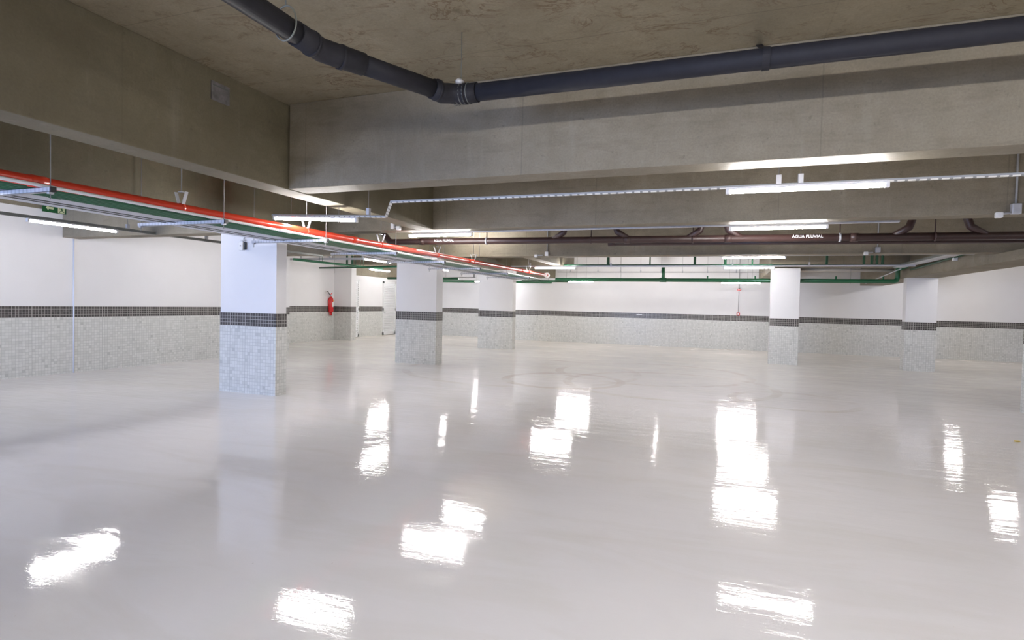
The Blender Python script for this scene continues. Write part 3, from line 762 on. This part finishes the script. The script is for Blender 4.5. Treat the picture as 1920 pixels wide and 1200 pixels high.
# ---------------------------------------------------------------- boxes, sensors, alarm, sign
def sensor(name, label, box, conduit, arm=None, group=None, mat='white'):
    o = thing(name, label, 'wall box', ((box[0] + box[1]) / 2, box[2], box[4]), group)
    bx(*box).build('housing', M[mat], o, 0.008)
    if conduit: MB().tube(conduit, 0.012, 8).build('conduit', M['cond'], o)
    if arm:
        MB().tube(arm[:2], 0.014, 8).build('bracket_arm', M['galv'], o)
        c = Vector(arm[1]); bx(c.x - 0.035, c.x + 0.035, c.y - 0.03, c.y + 0.03, c.z - 0.045, c.z + 0.02).build('sensor_head', M['white'], o, 0.01)
    return o
sensor('junction_box', 'small white junction box on the cross beam above the red pipe', (-5.10, -5.04, 8.05, 8.115, 2.69, 2.80),
       [(-5.06, 8.10, 2.80), (-5.06, 8.10, 2.90)], [(-5.02, 8.06, 2.72), (-4.90, 7.98, 2.70)])
sensor('junction_box', 'small white junction box on the third cross beam left of the first pipe junction', (-3.66, -3.58, 12.03, 12.095, 2.585, 2.68),
       [(-3.62, 12.08, 2.68), (-3.62, 12.08, SLAB)], [(-3.7, 12.05, 2.60), (-3.85, 12.0, 2.595)])
sensor('junction_box', 'grey junction box on the third cross beam above the far end of the green pipe', (2.66, 2.74, 12.03, 12.095, 2.60, 2.70),
       [(2.70, 12.08, 2.70), (2.70, 12.08, SLAB)], [(2.62, 12.05, 2.60), (2.50, 12.0, 2.59)], mat='galv')
sensor('junction_box', 'grey junction box at the lower end of the conduit near the right edge', (3.11, 3.20, 8.05, 8.115, 2.66, 2.78),
       [(3.16, 8.10, 2.78), (3.16, 8.10, SLAB)], [(3.10, 8.07, 2.675), (2.98, 8.03, 2.66)], mat='galv')
o = thing('sensor_box', 'small white sensor box with a cable on the front of the nearest column', 'sensor', (-7.03, 6.9, 2.3))
bx(-7.10, -7.015, 6.87, 6.925, 2.25, 2.385).build('housing', M['white'], o, 0.008)
bx(-7.015, -6.985, 6.885, 6.925, 2.26, 2.38).build('side_speaker', M['black'], o, 0.008)
bx(-7.07, -7.045, 6.867, 6.872, 2.31, 2.33).build('lens', M['cond'], o)
MB().tube([(-7.03, 6.9, 2.385), (-7.02, 6.9, 2.43), (-6.98, 6.9, 2.475), (-6.90, 6.9, 2.495), (-6.6, 6.9, 2.50)], 0.008, 8).build('cable', M['cond'], o)
bx(-7.07, -7.0, 6.88, 6.925, 2.40, 2.415).build('bracket', M['galv'], o)
o = thing('sensor_box', 'small white sensor box on the side of the low right beam', 'sensor', (4.55, 14.1, 2.62))
bx(4.50, 4.575, 14.06, 14.18, 2.60, 2.70).build('housing', M['white'], o, 0.01)
MB().tube([(4.54, 14.12, 2.70), (4.54, 14.12, 2.78)], 0.012, 8).build('cable', M['rail'], o)

fa = thing('fire_alarm', 'red fire alarm call point and siren joined by a conduit on the far wall', 'fire alarm', (0.67, 22.62, 1.3))
bx(0.62, 0.73, 22.58, 22.638, 1.27, 1.38).build('call_point', M['redx'], fa, 0.008)
bx(0.645, 0.705, 22.575, 22.581, 1.30, 1.35).build('break_glass', M['white'], fa)
bx(0.615, 0.735, 22.58, 22.648, 2.19, 2.27).build('siren', M['redx'], fa, 0.01)
bx(0.61, 0.74, 22.60, 22.648, 2.17, 2.19).build('siren_base', M['white'], fa)
MB().tube([(0.675, 22.63, 1.38), (0.675, 22.63, 2.17)], 0.011, 8).build('conduit', M['cond'], fa)
MB().tube([(0.675, 22.63, 2.27), (0.675, 22.63, SLAB)], 0.011, 8).build('conduit', M['cond'], fa)
tag(bx(-3.05, -2.83, 22.632, 22.643, 1.20, 1.225).build('wall_sticker', M['white']), 'tiny white sticker on the black band of the far wall', 'sticker')

# exit sign
es = thing('exit_sign', 'green exit sign with a pale arrow and running figure, high on the left wall', 'sign', (-11.5, 6.9, 3.06))
bx(-11.51, -11.502, 6.70, 7.095, 2.985, 3.125).build('sign_board', M['exit'], es)
def flat(poly, y_mirror=False):
    """polygon in (y, z) on the sign face, a millimetre proud"""
    return poly
MB().prism([(6.755, 3.065), (6.80, 3.105), (6.80, 3.085), (6.885, 3.085), (6.885, 3.045), (6.80, 3.045), (6.80, 3.02)], 0, -11.502, -11.5005).build('arrow', M['cream'], es)
bx(-11.502, -11.5005, 6.955, 7.075, 2.995, 3.118).build('pictogram_field', M['cream'], es)
fg = MB()
fg.prism([(7.02 + 0.013 * math.cos(a), 3.098 + 0.013 * math.sin(a)) for a in [k * math.pi / 5 for k in range(10)]], 0, -11.5005, -11.4995)
fg.prism([(7.005, 3.08), (7.03, 3.083), (7.038, 3.045), (7.018, 3.04)], 0, -11.5005, -11.4995)
fg.prism([(7.018, 3.045), (7.032, 3.042), (7.052, 3.02), (7.07, 3.018), (7.07, 3.01), (7.045, 3.01)], 0, -11.5005, -11.4995)
fg.prism([(7.02, 3.045), (7.03, 3.04), (7.0, 3.022), (6.985, 3.0), (6.975, 3.004), (6.99, 3.03)], 0, -11.5005, -11.4995)
fg.prism([(7.01, 3.078), (7.005, 3.07), (6.975, 3.068), (6.972, 3.076)], 0, -11.5005, -11.4995)
fg.build('running_figure', M['exit'], es)
bx(-11.61, -11.51, 6.80, 6.83, 3.02, 3.09).build('bracket', M['galv'], es)
bx(-11.61, -11.51, 6.98, 7.01, 3.02, 3.09).build('bracket', M['galv'], es)

# fire extinguisher
ex = thing('fire_extinguisher', 'red fire extinguisher hung on the white wall beside the pier', 'fire extinguisher', (-13.65, 17.3, 1.0))
ec = (-13.645, 17.56, 1.05)
MB().lathe([(0.02, 0.0), (0.082, 0.005), (0.09, 0.03), (0.09, 0.47), (0.075, 0.53), (0.04, 0.565), (0.03, 0.58)], ec, 24).build('cylinder', M['redx'], ex)
MB().lathe([(0.045, -0.12), (0.045, 0.0)], ec, 16).build('lower_cap', M['redx'], ex)
MB().lathe([(0.028, 0.58), (0.028, 0.63), (0.018, 0.65)], ec, 12).build('valve', M['galv'], ex)
MB().obox((ec[0], ec[1] + 0.02, ec[2] + 0.69), (0, 0.8, 0.6), (1, 0, 0), (0, -0.6, 0.8), 0.06, 0.012, 0.006).build('handle', M['redx'], ex)
MB().tube([(ec[0], ec[1] - 0.02, ec[2] + 0.62), (ec[0], ec[1] - 0.09, ec[2] + 0.68), (ec[0], ec[1] - 0.17, ec[2] + 0.77), (ec[0], ec[1] - 0.24, ec[2] + 0.78)], 0.014, 8).build('hose', M['black'], ex)
lp = []
for k in range(13):
    a = math.pi * (0.35 + 1.3 * k / 12)
    lp.append((ec[0], ec[1] - 0.26 + 0.10 * math.cos(a), ec[2] + 0.68 + 0.10 * math.sin(a)))
MB().tube(lp, 0.009, 6).build('hose_loop', M['white'], ex)
bx(ec[0] + 0.085, ec[0] + 0.093, ec[1] - 0.03, ec[1] + 0.045, ec[2] + 0.20, ec[2] + 0.38).build('label_plate', M['white'], ex)
bx(ec[0] + 0.06, ec[0] + 0.09, ec[1] + 0.02, ec[1] + 0.07, ec[2] + 0.42, ec[2] + 0.46).build('yellow_tag', M['yellow'], ex)
bx(-13.75, ec[0] - 0.08, ec[1] - 0.03, ec[1] + 0.03, ec[2] + 0.40, ec[2] + 0.46).build('bracket', M['galv'], ex)

# blocked sleeve in the dark beam and small scraps on the floor
o = thing('sleeve_patch', 'small square grey patch set in the dark beam at top left', 'patch', (-4.35, 4.0, 3.37))
bx(-4.354, -4.340, 3.885, 4.085, 3.285, 3.455).build('board', M['patch'], o, 0.004)
bx(-4.342, -4.334, 3.90, 4.07, 3.415, 3.425).build('crease', M['rail'], o)
tag(MB().obox((3.384, 8.37, 0.006), (0.9, 0.4, 0), (-0.4, 0.9, 0), (0, 0, 1), 0.028, 0.014, 0.005).build('paper_scrap', M['yellow'], None, 0.002), 'tiny yellow scrap on the floor near the right edge', 'scrap')
